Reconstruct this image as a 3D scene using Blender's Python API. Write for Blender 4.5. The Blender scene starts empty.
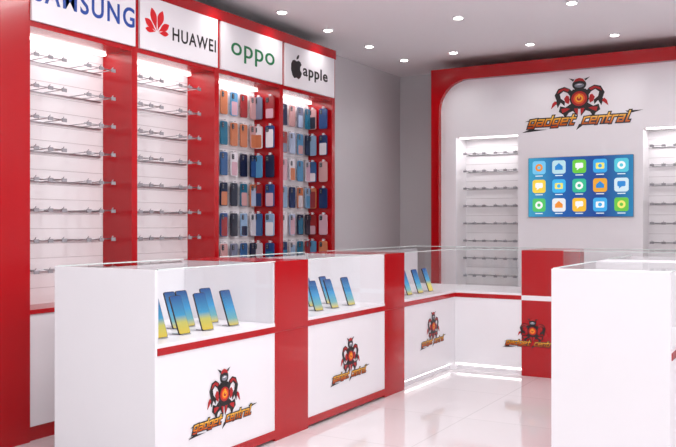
import bpy, math, random
from mathutils import Vector, Matrix
random.seed(4)
sc=bpy.context.scene
sc.view_settings.view_transform='Standard'
sc.view_settings.exposure=0.0

# ---------------- materials ----------------
def lin(c):
    return tuple(((v/12.92) if v<=0.04045 else ((v+0.055)/1.055)**2.4) for v in [x/255 for x in c])
def mat(name,rgb,rough=0.4,metal=0.0,emit=0.0,coat=0.0,noise=0.0,spec=0.5):
    m=bpy.data.materials.new(name); m.use_nodes=True
    nt=m.node_tree; b=nt.nodes['Principled BSDF']
    c=lin(rgb)+(1,)
    b.inputs['Base Color'].default_value=c
    b.inputs['Roughness'].default_value=rough
    b.inputs['Metallic'].default_value=metal
    b.inputs['Specular IOR Level'].default_value=spec
    if coat: b.inputs['Coat Weight'].default_value=coat
    if emit:
        b.inputs['Emission Color'].default_value=c
        b.inputs['Emission Strength'].default_value=emit
        if emit<1: b.inputs['Base Color'].default_value=tuple(v*0.15 for v in c[:3])+(1,)
    if noise:
        tc=nt.nodes.new('ShaderNodeTexCoord'); n=nt.nodes.new('ShaderNodeTexNoise')
        n.inputs['Scale'].default_value=6; mx=nt.nodes.new('ShaderNodeMixRGB')
        mx.inputs[1].default_value=c; mx.inputs[2].default_value=tuple(v*(1-noise) for v in c[:3])+(1,)
        nt.links.new(tc.outputs['Object'],n.inputs['Vector']); nt.links.new(n.outputs['Fac'],mx.inputs[0])
        nt.links.new(mx.outputs[0],b.inputs['Base Color'])
    return m
def gradmat(name,stops,emit=0.0,axis='Z',rough=0.25):
    m=bpy.data.materials.new(name); m.use_nodes=True
    nt=m.node_tree; b=nt.nodes['Principled BSDF']; b.inputs['Roughness'].default_value=rough
    tc=nt.nodes.new('ShaderNodeTexCoord'); s=nt.nodes.new('ShaderNodeSeparateXYZ'); r=nt.nodes.new('ShaderNodeValToRGB')
    nt.links.new(tc.outputs['Generated'],s.inputs[0]); nt.links.new(s.outputs[axis],r.inputs[0]); 
    e=r.color_ramp.elements
    while len(e)<len(stops): e.new(0.5)
    for i,(p,c) in enumerate(stops):
        e[i].position=p; e[i].color=lin(c)+(1,)
    if emit:
        b.inputs['Base Color'].default_value=(0.02,0.03,0.04,1); b.inputs['Specular IOR Level'].default_value=0.2
        nt.links.new(r.outputs[0],b.inputs['Emission Color']); b.inputs['Emission Strength'].default_value=emit
    else: nt.links.new(r.outputs[0],b.inputs['Base Color'])
    return m
WHITE=mat('white_laminate',(234,232,236),0.35,noise=0.02)
WHITE2=mat('white_slatwall',(232,229,231),0.45)
GROOVE=mat('slat_groove',(196,191,193),0.6)
RED=mat('red_gloss_laminate',(174,4,15),0.2,coat=0.15,noise=0.05)
REDD=mat('red_back_panel',(160,6,16),0.4)
WALL=mat('grey_wall_paint',(212,210,213),0.7,noise=0.03)
CEIL=mat('ceiling_paint',(249,247,249),0.8,noise=0.01)
CHROME=mat('chrome',(178,176,181),0.3,metal=0.8)
TAG=mat('hook_tag',(145,143,148),0.5)
BLACK=mat('black_print',(14,12,14),0.4)
DARK=mat('dark_plastic',(34,32,38),0.3)
GREYP=mat('grey_print',(120,124,134),0.35)
REDP=mat('red_print',(175,12,18),0.4)
EMBR=mat('petal_red_print',(210,14,26),0.4)
ORANGE=mat('orange_print',(226,84,10),0.4)
YEL=mat('yellow_print',(240,170,40),0.4)
BLUEP=mat('blue_print',(16,66,155),0.4)
GREENP=mat('green_print',(4,115,66),0.4)
LED=mat('led_strip',(255,250,248),0.5,emit=3)
LAMP=mat('downlight_lens',(255,250,245),0.5,emit=10)
EDGE=mat('glass_edge',(215,226,224),0.15)
def glassmat():
    m=bpy.data.materials.new('clear_glass'); m.use_nodes=True; nt=m.node_tree; nt.nodes.clear()
    o=nt.nodes.new('ShaderNodeOutputMaterial'); t=nt.nodes.new('ShaderNodeBsdfTransparent'); t.inputs[0].default_value=(0.975,0.985,0.985,1)
    g=nt.nodes.new('ShaderNodeBsdfGlossy'); g.inputs['Roughness'].default_value=0.03
    lw=nt.nodes.new('ShaderNodeLayerWeight'); lw.inputs[0].default_value=0.5
    p=nt.nodes.new('ShaderNodeMath'); p.operation='POWER'; p.inputs[1].default_value=4.5
    q=nt.nodes.new('ShaderNodeMath'); q.operation='MULTIPLY_ADD'; q.inputs[1].default_value=0.6; q.inputs[2].default_value=0.035
    mx=nt.nodes.new('ShaderNodeMixShader')
    nt.links.new(lw.outputs['Facing'],p.inputs[0]); nt.links.new(p.outputs[0],q.inputs[0])
    nt.links.new(q.outputs[0],mx.inputs[0]); nt.links.new(t.outputs[0],mx.inputs[1]); nt.links.new(g.outputs[0],mx.inputs[2]); nt.links.new(mx.outputs[0],o.inputs[0])
    return m
GLASS=glassmat()
def floormat():
    m=mat('floor_tile',(232,224,226),0.07); nt=m.node_tree; b=nt.nodes['Principled BSDF']
    b.inputs['Specular IOR Level'].default_value=0.9
    tc=nt.nodes.new('ShaderNodeTexCoord'); br=nt.nodes.new('ShaderNodeTexBrick')
    br.offset=0.0; br.inputs['Scale'].default_value=1.0; br.inputs['Brick Width'].default_value=0.8; br.inputs['Row Height'].default_value=0.8
    br.inputs['Mortar Size'].default_value=0.003
    br.inputs['Color1'].default_value=lin((219,214,216))+(1,); br.inputs['Color2'].default_value=lin((215,210,212))+(1,); br.inputs['Mortar'].default_value=lin((196,191,193))+(1,)
    nt.links.new(tc.outputs['Object'],br.inputs['Vector']); nt.links.new(br.outputs['Color'],b.inputs['Base Color'])
    return m
FLOOR=floormat()

# ---------------- mesh builder ----------------
class MB:
    def __init__(s): s.v=[];s.f=[];s.m=[];s.mats=[];s.sm=[]
    def mi(s,m):
        if m not in s.mats: s.mats.append(m)
        return s.mats.index(m)
    def box(s,x0,y0,z0,x1,y1,z1,m,M=None):
        x0,x1=min(x0,x1),max(x0,x1);y0,y1=min(y0,y1),max(y0,y1);z0,z1=min(z0,z1),max(z0,z1)
        b=len(s.v)
        for p in [(x0,y0,z0),(x1,y0,z0),(x1,y1,z0),(x0,y1,z0),(x0,y0,z1),(x1,y0,z1),(x1,y1,z1),(x0,y1,z1)]:
            q=Vector(p); s.v.append(M@q if M else q)
        for f in [(3,2,1,0),(4,5,6,7),(0,1,5,4),(1,2,6,5),(2,3,7,6),(3,0,4,7)]:
            s.f.append(tuple(b+i for i in f)); s.m.append(s.mi(m)); s.sm.append(False)
    def prism(s,pts,d0,d1,m,M):
        a=sum(pts[i][0]*pts[(i+1)%len(pts)][1]-pts[(i+1)%len(pts)][0]*pts[i][1] for i in range(len(pts)))
        if a<0: pts=pts[::-1]
        b=len(s.v); n=len(pts)
        for d in (d0,d1):
            for p in pts: s.v.append(M@Vector((p[0],p[1],d)))
        k=s.mi(m)
        s.f.append(tuple(b+i for i in range(n-1,-1,-1))); s.m.append(k); s.sm.append(False)
        s.f.append(tuple(b+n+i for i in range(n))); s.m.append(k); s.sm.append(False)
        for i in range(n):
            j=(i+1)%n; s.f.append((b+i,b+j,b+n+j,b+n+i)); s.m.append(k); s.sm.append(False)
    def cyl(s,p0,p1,r,m,n=8,r1=None):
        p0=Vector(p0);p1=Vector(p1); d=(p1-p0).normalized(); q=d.to_track_quat('Z','Y').to_matrix().to_4x4()
        r1=r if r1 is None else r1; b=len(s.v)
        for p,rr in ((p0,r),(p1,r1)):
            for i in range(n):
                a=2*math.pi*i/n; s.v.append(p+(q@Vector((math.cos(a)*rr,math.sin(a)*rr,0))))
        k=s.mi(m)
        s.f.append(tuple(b+i for i in range(n-1,-1,-1)));s.m.append(k);s.sm.append(False)
        s.f.append(tuple(b+n+i for i in range(n)));s.m.append(k);s.sm.append(False)
        for i in range(n):
            j=(i+1)%n; s.f.append((b+i,b+j,b+n+j,b+n+i));s.m.append(k);s.sm.append(True)
    def done(s,name,parent=None,bevel=0.0):
        me=bpy.data.meshes.new(name)
        xs=[v.x for v in s.v];ys=[v.y for v in s.v];zs=[v.z for v in s.v]
        o=Vector(((min(xs)+max(xs))/2,(min(ys)+max(ys))/2,min(zs)))
        me.from_pydata([v-o for v in s.v],[],s.f); 
        for m in s.mats: me.materials.append(m)
        for p,k,sm in zip(me.polygons,s.m,s.sm): p.material_index=k; p.use_smooth=sm
        me.update()
        ob=bpy.data.objects.new(name,me); sc.collection.objects.link(ob); ob.location=o
        if parent: attach(ob,parent)
        if bevel:
            bm=ob.modifiers.new('bevel','BEVEL'); bm.width=bevel; bm.segments=2; bm.limit_method='ANGLE'
        return ob
def attach(ob,parent):
    ob.parent=parent
    W=parent.matrix_basis.copy()
    P=parent
    while P.parent:
        W=P.matrix_parent_inverse@W; P=P.parent; W=P.matrix_basis@W
    ob.matrix_parent_inverse=W.inverted()
def frame(origin,facing):
    if facing=='+X': u,v,n=(0,1,0),(0,0,1),(1,0,0)
    elif facing=='-Y': u,v,n=(1,0,0),(0,0,1),(0,-1,0)
    M=Matrix(((u[0],v[0],n[0],origin[0]),(u[1],v[1],n[1],origin[1]),(u[2],v[2],n[2],origin[2]),(0,0,0,1)))
    return M
def circ(cx,cy,r,n=24,ry=None,a0=0,a1=2*math.pi):
    ry=r if ry is None else ry
    return [(cx+r*math.cos(a0+(a1-a0)*i/n),cy+ry*math.sin(a0+(a1-a0)*i/n)) for i in range(n if abs(a1-a0-2*math.pi)<1e-6 else n+1)]
def rrect(x0,y0,x1,y1,r,n=4):
    p=[]
    for cx,cy,a in ((x1-r,y1-r,0),(x0+r,y1-r,90),(x0+r,y0+r,180),(x1-r,y0+r,270)):
        for i in range(n+1):
            t=math.radians(a+90*i/n); p.append((cx+r*math.cos(t),cy+r*math.sin(t)))
    return p
def text(name,body,M,w,h,m,parent,depth=0.002,offset=0.0,shear=0.0,d0=0.0,spacing=1.0):
    cu=bpy.data.curves.new(name,'FONT'); cu.body=body; cu.extrude=0.5*depth; cu.offset=offset; cu.shear=shear; cu.align_x='CENTER'
    cu.space_character=spacing; cu.resolution_u=4
    t=bpy.data.objects.new(name+'_tmp',cu); sc.collection.objects.link(t)
    bpy.context.view_layer.update()
    me=bpy.data.meshes.new_from_object(t.evaluated_get(bpy.context.evaluated_depsgraph_get()))
    bpy.data.objects.remove(t)
    xs=[v.co.x for v in me.vertices]; ys=[v.co.y for v in me.vertices]
    cx,cy=(min(xs)+max(xs))/2,(min(ys)+max(ys))/2; sx=w/(max(xs)-min(xs)); sy=h/(max(ys)-min(ys))
    for v in me.vertices:
        v.co=Vector(((v.co.x-cx)*sx,(v.co.y-cy)*sy,v.co.z+d0+depth/2))
    me.materials.clear(); me.materials.append(m)
    ob=bpy.data.objects.new(name,me); sc.collection.objects.link(ob); ob.matrix_basis=M
    attach(ob,parent); return ob
def mpts(p): return [(-x,y) for x,y in p]

# ---------------- room (shop open to the front) ----------------
XL,YB,CH=-4.1,8.5,2.85
def single(name,*a):
    b=MB(); b.box(*a); return b.done(name)
single('floor',-4.3,-2.2,-0.1,3.7,8.7,0,FLOOR)
single('ceiling',-4.3,-2.2,CH,3.7,8.7,CH+0.1,CEIL)
single('wall_left',XL-0.15,-2.2,0,XL,8.7,CH,WALL)
single('wall_back',XL,YB,0,3.7,YB+0.15,CH,WALL)
single('wall_right',3.55,-2.2,0,3.7,YB,CH,WALL)

# ---------------- left wall cabinet ----------------
CX=-3.75; CXB=-4.09; BACK=-4.0
bays=[3.12,3.95,4.78,5.61,6.44]; PT=0.05
HT=2.74; SB=2.315; ST=2.66
b=MB()
b.box(CXB,bays[0],0.0,BACK-0.0,bays[-1],HT,WHITE2)
b.box(CXB,bays[0]-0.42,0,CX,bays[0]+0.0,HT,RED)
for y in bays[1:]:
    b.box(BACK,y-PT,0,CX,y,HT-0.0,RED)
b.box(BACK,bays[0],SB-0.03,CX-0.004,bays[-1],HT,RED)
b.box(BACK,bays[0],HT-0.08,CX+0.012,bays[-1],HT,RED)
for i in range(4):
    y0=bays[i]; y1=bays[i+1]-PT
    b.box(BACK,y0,0.08,CX-0.01,y1,0.70,WHITE)
    b.box(BACK,y0,0.70,CX-0.002,y1,0.725,RED)
    b.box(BACK,y0,0,CX-0.02,y1,0.08,RED)
    b.box(CX-0.0105,(y0+y1)/2-0.002,0.09,CX-0.008,(y0+y1)/2+0.002,0.69,GROOVE)
    z=0.82
    while z<2.28:
        b.box(BACK,y0,z-0.002,BACK+0.001,y1,z+0.002,GROOVE); z+=0.0875
    b.box(BACK+0.02,y0+0.02,SB-0.045,BACK+0.05,y1-0.02,SB-0.031,LED)
cab=b.done('wall_display_cabinet',bevel=0.002)

def hooks(name,y0,y1,rows,facing,base,parent):
    b=MB()
    for z in rows:
        def P(along,out,zz):
            return (base+out,along,zz) if facing=='+X' else (along,base-out,zz)
        b.cyl(P(y0+0.03,0.012,z),P(y1-0.03,0.012,z),0.005,CHROME,6)
        n=2
        for k in range(n):
            y=y0+(y1-y0)*(k+0.5)/n
            for dy in (-0.10,0.0,0.10):
                b.cyl(P(y+dy,0.0,z),P(y+dy,0.17,z+0.005),0.003,CHROME,6)
                b.cyl(P(y+dy,0.17,z+0.005),P(y+dy,0.185,z+0.022),0.003,CHROME,6)
                p=P(y+dy-0.018,0.186,z-0.009);q=P(y+dy+0.018,0.19,z+0.012)
                b.box(*p,*q,TAG)
            b.cyl(P(y-0.12,0.17,z+0.005),P(y+0.12,0.17,z+0.005),0.004,CHROME,6)
    return b.done(name,parent)
rows=[2.15-0.175*i for i in range(8)]
for i in range(2):
    hooks('hook_rails',bays[i],bays[i+1]-PT,rows,'+X',BACK,cab)

# phone cases
ccols=[(24,46,92),(36,72,128),(34,108,138),(205,200,206),(44,46,60),(150,48,50),(195,150,150),(90,150,190),(112,120,142),(195,120,85),(20,30,62),(205,165,178),(170,186,212),(54,92,140),(225,222,228),(140,170,200)]
CM=[mat('case_colour_%d'%i,c,0.25) for i,c in enumerate(ccols)]
def case(b,M,m,m2):
    w,h=0.041,0.09
    b.prism(rrect(-w,-h,w,h,0.014),0.0,0.012,m,M)
    b.prism(rrect(-w+.005,-h+.005,w-.005,random.choice([-0.01,0.02,h-0.03]),0.01),0.012,0.0125,m2,M)
    b.prism(rrect(-w+0.008,h-0.05,-w+0.034,h-0.01,0.006),0.012,0.015,DARK,M)
    for cy in (h-0.02,h-0.037):
        b.prism(circ(-w+0.021,cy,0.006,10),0.015,0.017,GREYP,M)
    b.prism(rrect(-0.012,h,0.012,h+0.018,0.004),0.004,0.006,WHITE,M)
for i in (2,3):
    y0,y1=bays[i],bays[i+1]-PT
    b=MB()
    for r in range(6):
        z=2.13-0.235*r
        for c in range(6):
            y=y0+0.07+(y1-y0-0.14)*c/5
            m=random.choice(CM);m2=random.choice(CM) if random.random()<0.6 else m
            b.cyl((BACK,y,z+0.1),(BACK+0.06,y,z+0.1),0.003,CHROME,6)
            case(b,frame((BACK+0.035,y,z),'+X'),m,m2)
        for xx in (BACK+0.065,BACK+0.18):
            m=random.choice(CM);m2=random.choice(CM) if random.random()<0.6 else m
            b.cyl((xx,y1,z+0.1),(xx,y1-0.05,z+0.1),0.003,CHROME,6)
            case(b,frame((xx,y1-0.03,z),'-Y'),m,m2)
    b.done('phone_case_display',cab)

# signs
for i in range(4):
    y0,y1=bays[i]+0.012,bays[i+1]-0.03
    if i==0: y0=bays[i]+0.0
    b=MB(); b.box(CX-0.004,y0,SB,CX+0.014,y1,ST,WHITE)
    s=b.done('brand_sign',cab,0.002)
    yc=(y0+y1)/2; zc=(SB+ST)/2
    if i==0:
        text('sign_lettering','SAMSUNG',frame((CX+0.014,yc+0.0,zc+0.0),'+X'),0.78,0.125,BLUEP,s,offset=0.015,spacing=1.18)
    elif i==1:
        text('sign_lettering','HUAWEI',frame((CX+0.014,yc+0.14,zc-0.025),'+X'),0.46,0.088,BLACK,s,offset=0.012,spacing=1.14)
        b=MB(); Mf=frame((CX+0.014,yc-0.24,zc-0.045),'+X')
        for k,(a,L,w) in enumerate([(-86,.095,.034),(-58,.12,.046),(-19,.145,.056),(19,.145,.056),(58,.12,.046),(86,.095,.034)]):
            t=math.radians(a); pts=[]
            for j in range(11):
                f=j/10; pts.append((w*math.sin(math.pi*f**1.5)*0.5, 0.014+L*f))
            pts=pts+[(-x,y) for x,y in pts[::-1][1:-1]]
            pts=[(x*math.cos(t)+y*math.sin(t),-x*math.sin(t)+y*math.cos(t)) for x,y in pts]
            b.prism(pts,0,0.003,EMBR,Mf)
        b.done('petal_emblem',s)
    elif i==2:
        text('sign_lettering','oppo',frame((CX+0.014,yc,zc-0.02),'+X'),0.56,0.135,GREENP,s,offset=0.004,spacing=1.06)
    else:
        text('sign_lettering','apple',frame((CX+0.014,yc+0.07,zc-0.02),'+X'),0.40,0.125,BLACK,s,offset=0.02,spacing=1.1)
        b=MB(); Mf=frame((CX+0.014,yc-0.23,zc-0.005),'+X')@Matrix.Diagonal((1.2,1.15,1,1))
        pts=[(0,.045),(.025,.055),(.05,.047),(.062,.03),(.045,.012),(.044,-.01),(.066,-.032),(.05,-.062),(.028,-.078),(0,-.07),(-.028,-.078),(-.05,-.06),(-.068,-.02),(-.066,.02),(-.048,.046),(-.025,.053)]
        b.prism(pts,0,0.003,BLACK,Mf)
        b.prism([(0,.06),(.004,.078),(.018,.094),(.032,.097),(.03,.08),(.018,.065)],0,0.003,BLACK,Mf)
        b.done('fruit_emblem',s)

# ---------------- shop logo ----------------
GL={'g':(0.62,[[(1,1),(0,.9),(0,.2),(1,.2)],[(1,1.0),(1,-.25),(.05,-.25)]]),
'a':(0.62,[[(0.05,.95),(1,.95),(1,0),(0,0),(0,.5),(1,.5)]]),
'd':(0.62,[[(1,1.4),(1,0),(0,0),(0,.95),(1,.95)]]),
'e':(0.62,[[(1,0),(0,0),(0,.95),(1,.95),(1,.5),(0,.5)]]),
't':(0.5,[[(.35,1.4),(.35,0),(1,0)],[(-.1,.95),(1,.95)]]),
'c':(0.58,[[(1,1),(0,.9),(0,0),(1,0)]]),
'n':(0.62,[[(0,-.1),(0,.95),(1,.95),(1,0)]]),
'r':(0.5,[[(0,-.1),(0,.95),(1.05,.95)]]),
'l':(0.42,[[(.3,1.5),(.3,0),(1.1,0)]])}
def lettering(b,word,u0,u1,v0,h,th,mt,d0,d1,M,shear=0.4):
    adv=sum(GL[c][0]+0.3 for c in word)-0.3
    sx=(u1-u0)/adv; x=0.0
    for ch in word:
        w,strokes=GL[ch]
        for st in strokes:
            P=[((x+p[0]*w)*sx,p[1]*h) for p in st]
            for (ax,ay),(bx,by) in zip(P,P[1:]):
                dx,dy=bx-ax,by-ay; L=math.hypot(dx,dy) or 1; dx/=L;dy/=L
                t=th/2; q=[(ax-dx*t+dy*t,ay-dy*t-dx*t),(bx+dx*t+dy*t,by+dy*t-dx*t),(bx+dx*t-dy*t,by+dy*t+dx*t),(ax-dx*t-dy*t,ay-dy*t+dx*t)]
                d0+=1e-5; d1+=1e-5
                b.prism([(u0+px+shear*py,v0+py) for px,py in q],d0,d1,mt,M)
        x+=w+0.3
GOLDZ=gradmat('gold_lettering',[(0.1,(180,60,6)),(0.45,(222,130,20)),(0.8,(245,195,75))],axis='Z')
def logo(origin,facing,s,parent,k_=1.0):
    e=bpy.data.objects.new('shop_logo_decal',None); sc.collection.objects.link(e)
    e.location=origin; e.empty_display_size=0.05
    attach(e,parent)
    M=frame(origin,facing)@Matrix.Diagonal((s,s,1,1))
    b=MB()
    def fy(p): return [(x,.10+(y-.15)*k_) for x,y in p]
    def lay(p,m,k,both=False,raw=False):
        d=0.0008*k
        if not raw: p=fy(p)
        b.prism(p,0.0002,0.0008+d,m,M)
        if both: b.prism(mpts(p),0.0002,0.0008+d,m,M)
    # upper claw arms
    lay([(-.05,.44),(-.09,.50),(-.14,.53),(-.20,.51),(-.235,.43),(-.215,.36),(-.255,.30),(-.215,.315),(-.205,.27),(-.175,.335),(-.14,.29),(-.135,.345),(-.175,.385),(-.185,.44),(-.15,.475),(-.11,.45),(-.07,.38)],BLACK,1,True)
    lay([(-.09,.49),(-.14,.515),(-.19,.495),(-.21,.45),(-.15,.49),(-.11,.465)],REDP,2,True)
    lay([(-.23,.36),(-.255,.33),(-.27,.26),(-.235,.30),(-.21,.33)],REDP,2,True)
    # torso
    lay([(-.085,.45),(-.06,.49),(.06,.49),(.085,.45),(.09,.36),(.06,.27),(0,.24),(-.06,.27),(-.09,.36)],BLACK,2)
    # legs
    lay([(-.07,.32),(-.13,.27),(-.18,.29),(-.195,.22),(-.15,.18),(-.135,.13),(-.10,.20),(-.06,.22),(-.015,.15),(-.01,.25)],BLACK,1,True)
    lay([(-.12,.26),(-.17,.255),(-.16,.20),(-.125,.22),(-.085,.25)],REDP,2,True)
    lay([(-.05,.25),(-.035,.20),(-.015,.17),(-.012,.25)],REDP,3,True)
    lay([(-.12,.42),(-.145,.38),(-.13,.33),(-.1,.31),(-.09,.36),(-.1,.41)],REDP,3,True)
    # helmet
    lay(circ(0,.545,.066,20,.07),BLACK,3)
    lay([(-.055,.58),(-.035,.615),(0,.628),(.035,.615),(.055,.58),(0,.592)],REDP,4)
    lay(circ(0,.535,.045,18,.028),GREYP,4)
    lay([(-.035,.54),(.0,.555),(.03,.543),(.0,.538)],WHITE,5)
    lay([(-.06,.59),(-.10,.635),(-.045,.612)],BLACK,2,True)
    # power disc
    q=lambda r:circ(0,.37,r,24,r*(1.0+(1-k_)))
    lay(q(.090),BLACK,4); lay(q(.074),REDP,5); lay(q(.054),ORANGE,6)
    lay(q(.036),YEL,7); lay(q(.022),REDP,8); lay([(-.008,.37),(.008,.37),(.008,.425),(-.008,.425)],YEL,9)
    # spikes round text
    lay([(-.48,.0),(-.56,-.03),(-.30,-.01)],BLACK,1,raw=True); lay([(.42,.125),(.58,.125),(.46,.10)],BLACK,1,raw=True)
    lay([(.0,.03),(-.03,-.03),(.03,.01)],BLACK,1,raw=True); lay([(-.45,.10),(-.53,.075),(-.44,.08)],BLACK,1,raw=True)
    h=.060
    for wd,a,c in (('gadget',-.49,-.06),('central',.03,.45)):
        lettering(b,wd,a,c,.03,h,.036,BLACK,.0005,.0016,M)
    b.done('mascot_emblem',e)
    b=MB()
    for wd,a,c in (('gadget',-.49,-.06),('central',.03,.45)):
        lettering(b,wd,a,c,.03,h,.015,GOLDZ,.0018,.0024,M)
    b.done('lettering',e)

# ---------------- display counters ----------------
FX=-2.6; D=0.65; TOPZ=0.99; SH=0.62
def glasscase(b,g,x0,y0,x1,y1,front,backglass):
    b.box(x0,y0,SH,x1,y1,SH+0.03,WHITE)
    def quad(pts):
        k=len(g.v); g.v+= [Vector(p) for p in pts]; g.f.append((k,k+1,k+2,k+3)); g.m.append(g.mi(GLASS)); g.sm.append(False)
    quad([(x0,y0,TOPZ),(x1,y0,TOPZ),(x1,y1,TOPZ),(x0,y1,TOPZ)])
    e=0.003
    if front=='+X':
        quad([(x1,y0,SH+.03),(x1,y1,SH+.03),(x1,y1,TOPZ),(x1,y0,TOPZ)])
        b.box(x1-e,y0,TOPZ-e,x1+e,y1,TOPZ+e,EDGE)
        b.box(x0-e,y0,TOPZ-e,x0+e,y1,TOPZ+e,EDGE)
        b.box(x0,y0,SH+0.03,x1-0.004,y0+0.012,TOPZ-0.006,WHITE)
        if y1<6.4: b.box(x0,y1-0.012,SH+0.03,x1-0.004,y1,TOPZ-0.006,WHITE)
        if backglass: quad([(x0,y0,SH+.03),(x0,y1,SH+.03),(x0,y1,TOPZ),(x0,y0,TOPZ)])
        else: b.box(x0,y0,SH+0.03,x0+0.015,y1,TOPZ-0.02,WHITE)
    else:
        quad([(x0,y0,SH+.03),(x1,y0,SH+.03),(x1,y0,TOPZ),(x0,y0,TOPZ)])
        b.box(x0,y0-e,TOPZ-e,x1,y0+e,TOPZ+e,EDGE)
        b.box(x0,y1-e,TOPZ-e,x1,y1+e,TOPZ+e,EDGE)
        if backglass: quad([(x0,y1,SH+.03),(x1,y1,SH+.03),(x1,y1,TOPZ),(x0,y1,TOPZ)])
b=MB(); g=MB()
Y0=2.85
units=[(2.866,3.81),(4.15,5.15),(5.46,6.43)]
reds=[(3.81,4.15),(5.15,5.46)]
b.box(FX-D,Y0,0.0,FX,2.866,TOPZ,WHITE)
for (a,c) in units:
    b.box(FX-D,a,0.06,FX-0.002,c,SH,WHITE)
    b.box(FX-D,a,0.0,FX-0.05,c,0.06,WHITE)
    b.box(FX-0.05,a,SH-0.022,FX+0.003,c,SH+0.012,RED)
    if c<6: b.box(FX-0.05,a,0.015,FX+0.003,c,0.06,RED)
    glasscase(b,g,FX-D,a,FX,c,'+X',False)
    b.box(FX-0.052,a,0.035,FX-0.046,c,0.05,LED)
for (a,c) in reds:
    b.box(FX-D,a,0.0,FX+0.002,c,TOPZ,RED)
    b.box(FX-D,a-0.0,SH-0.022,FX+0.004,c,SH-0.018,REDD)
YF=6.43
b.box(FX-D,YF,0.0,FX,YF+D,SH,WHITE)
b.box(FX-D,YF,SH+0.0,FX,YF+D,SH+0.03,WHITE)
kq=len(g.v); g.v+=[Vector(p) for p in [(FX-D,YF,TOPZ),(FX,YF,TOPZ),(FX,YF+D,TOPZ),(FX-D,YF+D,TOPZ)]]; g.f.append((kq,kq+1,kq+2,kq+3)); g.m.append(g.mi(GLASS)); g.sm.append(False)
b.box(FX-D,YF+D-.003,TOPZ-.003,FX,YF+D+.003,TOPZ+.003,EDGE)
b.box(FX-D-.003,YF,TOPZ-.003,FX-D+.003,YF+D,TOPZ+.003,EDGE)
b.box(FX-D,YF,SH+0.03,FX-D+0.015,YF+D,TOPZ-0.02,WHITE)
xs=[(-2.6,-2.04,'w'),(-2.04,-1.71,'r'),(-1.71,-0.8,'w'),(-0.8,-0.5,'r')]
for x0,x1,k in xs:
    if k=='w':
        b.box(x0,YF+0.002,0.06,x1,YF+D,SH,WHITE)
        b.box(x0,YF+0.05,0.0,x1,YF+D,0.06,WHITE)
        b.box(x0,YF-0.003,SH-0.022,x1,YF+0.05,SH+0.012,RED)
        glasscase(b,g,x0,YF,x1,YF+D,'-Y',True)
        b.box(x0,YF+0.046,0.035,x1,YF+0.052,0.05,LED)
    else:
        b.box(x0,YF-0.002,0.0,x1,YF+D,TOPZ,RED)
        b.box(x0,YF-0.004,SH-0.024,x1,YF-0.002,SH+0.014,WHITE)
ctr=b.done('glass_display_counter',bevel=0.0012)
g.done('glass_panes',ctr)
logo((FX+0.0,3.355,0.185),'+X',0.49,ctr)
logo((FX+0.0,4.66,0.21),'+X',0.45,ctr)
logo((FX+0.0,5.98,0.26),'+X',0.44,ctr)
logo((-1.95,YF-0.0035,0.23),'-Y',0.44,ctr,0.85)

# right-hand counter
b=MB(); g=MB()
RX0,RX1,RY=-1.08,-0.562,3.85
b.box(RX0,RY,0,RX1,RY+0.04,TOPZ,WHITE)
ya=RY+0.04
for a,c,k in ((ya,4.75,'w'),(4.75,5.05,'r'),(5.05,5.75,'w')):
    if k=='w':
        b.box(RX0,a,0.06,RX1-0.002,c,SH,WHITE); b.box(RX0+0.0,a,0,RX1-0.05,c,0.06,WHITE)
        b.box(RX1-0.05,a,SH-0.022,RX1+0.003,c,SH+0.012,RED)
        glasscase(b,g,RX0,a,RX1,c,'+X',True)
    else: b.box(RX0,a,0,RX1+0.002,c,TOPZ,WHITE)
rc=b.done('glass_display_counter',bevel=0.0012)
g.done('glass_panes',rc)

# ---------------- phones ----------------
SCR=gradmat('phone_wallpaper',[(0.0,(250,215,60)),(0.30,(225,215,100)),(0.48,(60,165,215)),(1.0,(16,80,160))],emit=0.85,axis='Y')
SCR2=gradmat('phone_wallpaper_b',[(0.0,(245,215,90)),(0.2,(120,190,200)),(0.5,(60,165,225)),(1.0,(24,70,145))],emit=0.85,axis='Y')
def phone(x,y,z,rot,facing='+X',tilt=20,scr=SCR,scale=1.0):
    w,h=0.034*scale,0.083*scale
    b=MB(); I=Matrix.Identity(4)
    b.prism(rrect(-w,0,w,2*h,0.01),-0.008,0.0,DARK,I)
    b.prism([(-0.008,0.01),(0.008,0.01),(0.008,0.10),(-0.008,0.10)],-0.014,-0.008,CHROME,I)
    def mk(b,nm):
        me=bpy.data.meshes.new(nm); me.from_pydata(b.v,[],b.f)
        for m in b.mats: me.materials.append(m)
        for p,k in zip(me.polygons,b.m): p.material_index=k
        ob=bpy.data.objects.new(nm,me); sc.collection.objects.link(ob); return ob
    ob=mk(b,'smartphone')
    base=frame((0,0,0),facing)
    ob.matrix_basis=Matrix.Translation((x,y,z+0.008*math.sin(math.radians(tilt))))@Matrix.Rotation(math.radians(rot),4,'Z')@base@Matrix.Rotation(math.radians(-tilt),4,'X')
    b=MB(); b.prism(rrect(-w+.002,0.003,w-.002,2*h-.003,0.009),0.0,0.0008,scr,I)
    s=mk(b,'screen'); s.parent=ob
    f=MB(); f.box(-0.03,-0.002,-0.06,0.03,0.001,0.012,CHROME,ob.matrix_basis@Matrix.Rotation(math.radians(tilt),4,'X'))
    f.done('stand_foot',ob)
    return ob
zf=SH+0.031
R_=lambda: random.uniform(-8,0)
for x,ys in ((-2.72,(3.03,3.20,3.38,3.60)),(-2.90,(3.36,3.45,3.65))):
    for y in ys: phone(x,y,zf,R_(),scr=random.choice([SCR,SCR2]),scale=1.2)
for x,ys in ((-2.72,(4.30,4.48,4.68,4.90)),(-2.90,(4.46,4.70,4.92))):
    for y in ys: phone(x,y,zf,R_(),scr=random.choice([SCR,SCR2]),scale=1.18)
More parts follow.
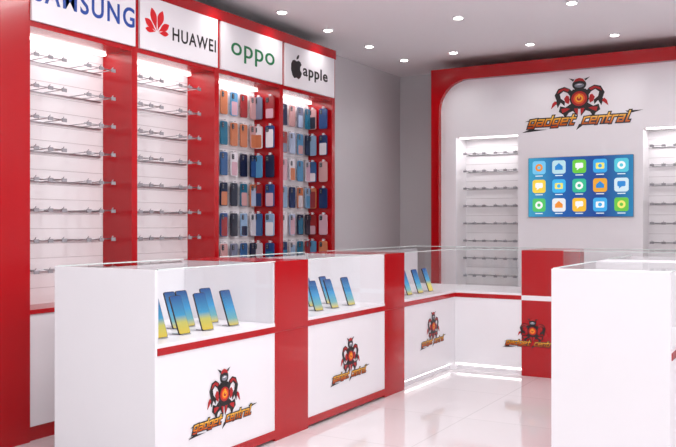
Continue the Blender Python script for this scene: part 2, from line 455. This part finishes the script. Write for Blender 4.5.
for x,ys in ((-2.72,(5.62,5.82,6.02,6.22)),(-2.90,(5.80,6.00))):
    for y in ys: phone(x,y,zf,R_(),scr=random.choice([SCR,SCR2]),scale=1.18)
for y in (4.1,4.35): phone(-0.68,y,zf,-10)

# ---------------- back display wall ----------------
BY=7.85; BX0,BX1=-3.41,-0.49; BH=2.75
b=MB(); fw=0.085
b.box(BX0,BY-0.06,0,BX0+fw,YB-0.01,BH,RED); b.box(BX1-fw,BY-0.06,0,BX1,YB-0.01,BH,RED)
b.box(BX0+fw,BY-0.06,BH-0.12,BX1-fw,YB-0.01,BH,RED)
R=0.30
Mf=frame((0,BY,0),'-Y')
for sx in (0,1):
    cx=BX0+fw+R if sx==0 else BX1-fw-R; cz=BH-0.12-R
    arc=[]
    for i in range(17):
        t=math.radians(90+90*i/16) if sx==0 else math.radians(90-90*i/16)
        arc.append((cx+R*math.cos(t),cz+R*math.sin(t)))
    corner=(BX0+fw,BH-0.12) if sx==0 else (BX1-fw,BH-0.12)
    b.prism([corner]+arc,0.0,0.06,RED,Mf)
NX=[(-3.165,-2.526),(-1.375,-0.735)]; NT=2.06; NB=0.5; ND=0.28
ix0,ix1=BX0+fw,BX1-fw
b.box(ix0,BY,NT,ix1,BY+0.03,BH-0.12,WHITE)
b.box(ix0,BY,0.1,ix1,BY+0.03,NB,WHITE); b.box(ix0,BY+0.02,0,ix1,BY+0.04,0.1,RED)
for a,c in ((ix0,NX[0][0]),(NX[0][1],NX[1][0]),(NX[1][1],ix1)):
    b.box(a,BY,NB,c,BY+0.03,NT,WHITE)
for a,c in NX:
    b.box(a,BY+ND,NB,c,BY+ND+0.02,NT,WHITE2)
    b.box(a-0.02,BY+0.03,NB,a,BY+ND,NT,WHITE2); b.box(c,BY+0.03,NB,c+0.02,BY+ND,NT,WHITE2)
    b.box(a-0.02,BY+0.03,NT,c+0.02,BY+ND+0.02,NT+0.02,WHITE2); b.box(a-0.02,BY+0.03,NB-0.02,c+0.02,BY+ND+0.02,NB,WHITE2)
    b.box(a+0.02,BY+0.05,NT-0.012,c-0.02,BY+0.07,NT,LED)
    z=NB+0.08
    while z<NT-0.03:
        b.box(a,BY+ND-0.001,z-0.002,c,BY+ND,z+0.002,GROOVE); z+=0.0875
disp=b.done('back_wall_display_unit')
for a,c in NX:
    hooks('hook_rails',a,c,[1.9-0.175*i for i in range(8)],'-Y',BY+ND,disp)
logo((-1.94,BY-0.0005,2.10),'-Y',0.98,disp,0.76)

# tv
b=MB(); tx0,tx1,tz0,tz1=-2.418,-1.452,1.26,1.825
SCRB=gradmat('tv_wallpaper',[(0.0,(60,165,205)),(0.35,(20,92,175)),(0.7,(14,66,150)),(1.0,(24,130,185))],emit=0.9,axis='X')
Mt=frame((0,BY,0),'-Y')
b.prism(rrect(tx0,tz0,tx1,tz1,0.008),0.0,0.02,GREYP,Mt)
tv=b.done('wall_television')
b=MB(); b.prism(rrect(tx0+.003,tz0+.003,tx1-.003,tz1-.003,0.004),0.02,0.022,SCRB,Mt); b.done('screen',tv)
IC=[[(120,200,240),(190,225,235),(110,205,70),(60,170,235),(90,200,220)],[(250,215,80),(70,185,240),(60,190,150),(240,170,60),(215,235,245)],[(90,200,110),(235,238,242),(250,195,60),(70,175,235),(110,200,75)]]
ICG=[(245,150,60),(250,250,250),(250,250,250),(250,235,120),(250,250,250)]
im={}
def em(c):
    if c not in im: im[c]=mat('icon_%d_%d_%d'%c,c,0.4,emit=0.9,spec=0.2)
    return im[c]
b=MB()
for r in range(3):
    for c in range(5):
        cx=tx0+0.105+c*0.189; cz=tz1-0.095-r*0.178; q=0.063
        b.prism(rrect(cx-q,cz-q,cx+q,cz+q,0.024),0.022,0.0235,em(IC[r][c]),Mt)
        gg=ICG[(c+r*2)%5]
        if gg==IC[r][c] or sum(abs(u-v) for u,v in zip(gg,IC[r][c]))<110: gg=(50,140,215)
        k=(r*2+c)%4
        if k==0: b.prism(circ(cx,cz,0.036,18),0.0235,0.025,em(gg),Mt); b.prism(circ(cx,cz,0.016,16),0.025,0.026,em(IC[r][c]),Mt)
        elif k==1: b.prism([(cx-.036,cz-.026),(cx+.036,cz-.026),(cx+.036,cz+.006),(cx,cz+.038),(cx-.036,cz+.006)],0.0235,0.025,em(gg),Mt)
        elif k==2:
            b.prism(rrect(cx-.036,cz-.015,cx+.036,cz+.033,.012),0.0235,0.025,em(gg),Mt); b.prism([(cx-.02,cz-.012),(cx+.005,cz-.015),(cx-.022,cz-.036)],0.0235,0.025,em(gg),Mt)
        else:
            b.prism(rrect(cx-.038,cz-.028,cx+.038,cz+.028,.01),0.0235,0.025,em(gg),Mt); b.prism(circ(cx,cz,0.018,12),0.025,0.026,em(IC[r][c]),Mt)
        b.prism([(cx-.035,cz-q-.02),(cx+.035,cz-q-.02),(cx+.035,cz-q-.012),(cx-.035,cz-q-.012)],0.022,0.023,em((240,248,250)),Mt)
b.done('app_icons',tv)

# ---------------- lights ----------------
def area(name,loc,sx,sy,power,rot=(0,0,0),col=(1,0.98,0.985)):
    l=bpy.data.lights.new(name,'AREA'); l.shape='RECTANGLE'; l.size=sx; l.size_y=sy; l.energy=power; l.color=col
    o=bpy.data.objects.new(name,l); sc.collection.objects.link(o); o.location=loc; o.rotation_euler=rot; return o
def downlight(x,y,power=18):
    b=MB()
    b.cyl((x,y,CH-0.012),(x,y,CH),0.045,WHITE,24)
    b.cyl((x,y,CH-0.016),(x,y,CH-0.012),0.035,LAMP,20)
    o=b.done('ceiling_downlight')
    l=bpy.data.lights.new('downlight_bulb','SPOT'); l.energy=power; l.spot_size=math.radians(120); l.spot_blend=0.8; l.shadow_soft_size=0.05; l.color=(1,0.97,0.95)
    s=bpy.data.objects.new('downlight_bulb',l); sc.collection.objects.link(s); s.location=(x,y,CH-0.03); attach(s,o)
for y in (4.7,5.4,6.1,6.85,7.6): downlight(-3.62,y,7)
for x in (-3.05,-2.3,-1.55,-0.8): downlight(x,7.5,8)
for x in (-2.5,-1.6,-0.7): downlight(x,6.25,10)
for x in (-2.2,-0.2,1.8):  # added soft fill lamps with panel housings, on ceiling the camera misses
    for y,pw in ((0.0,10),(1.9,14),(3.8,34)):
        b=MB(); b.box(x-0.62,y-0.42,CH-0.03,x+0.62,y+0.42,CH,WHITE); p=b.done('added_fill_panel',bevel=0.004)
        a=area('added_fill_lamp',(x,y,CH-0.035),1.15,0.75,pw); attach(a,p)
for i in range(4):
    a=area('bay_led_lamp',(BACK+0.12,(bays[i]+bays[i+1]-PT)/2,SB-0.035),0.04,0.7,0.9,rot=(0,math.radians(12),0)); attach(a,cab)
for a0,c in NX:
    a=area('niche_led_lamp',((a0+c)/2,BY+0.1,NT-0.015),0.55,0.04,1.8); attach(a,disp)
# added ledge and uplight on the right wall, out of view, to brighten the ceiling
b=MB(); b.box(3.25,-1.5,2.30,3.55,8.0,2.33,WHITE); b.box(3.25,-1.5,2.33,3.27,8.0,2.40,WHITE); cv=b.done('added_uplight_ledge')
a=area('added_uplight',(3.38,3.25,2.35),0.12,9.0,150,rot=(0,math.radians(180+40),0)); attach(a,cv)
w=bpy.data.worlds.new('world'); sc.world=w; w.use_nodes=True
w.node_tree.nodes['Background'].inputs[0].default_value=(1,0.985,0.99,1); w.node_tree.nodes['Background'].inputs[1].default_value=1.25

# ---------------- camera ----------------
cd=bpy.data.cameras.new('camera'); cd.sensor_width=36; cd.lens=835/676*36; cd.clip_start=0.05
co=bpy.data.objects.new('camera',cd); sc.collection.objects.link(co); co.location=(0,0,1.2); co.rotation_euler=(math.radians(90),0,math.radians(30))
sc.camera=co
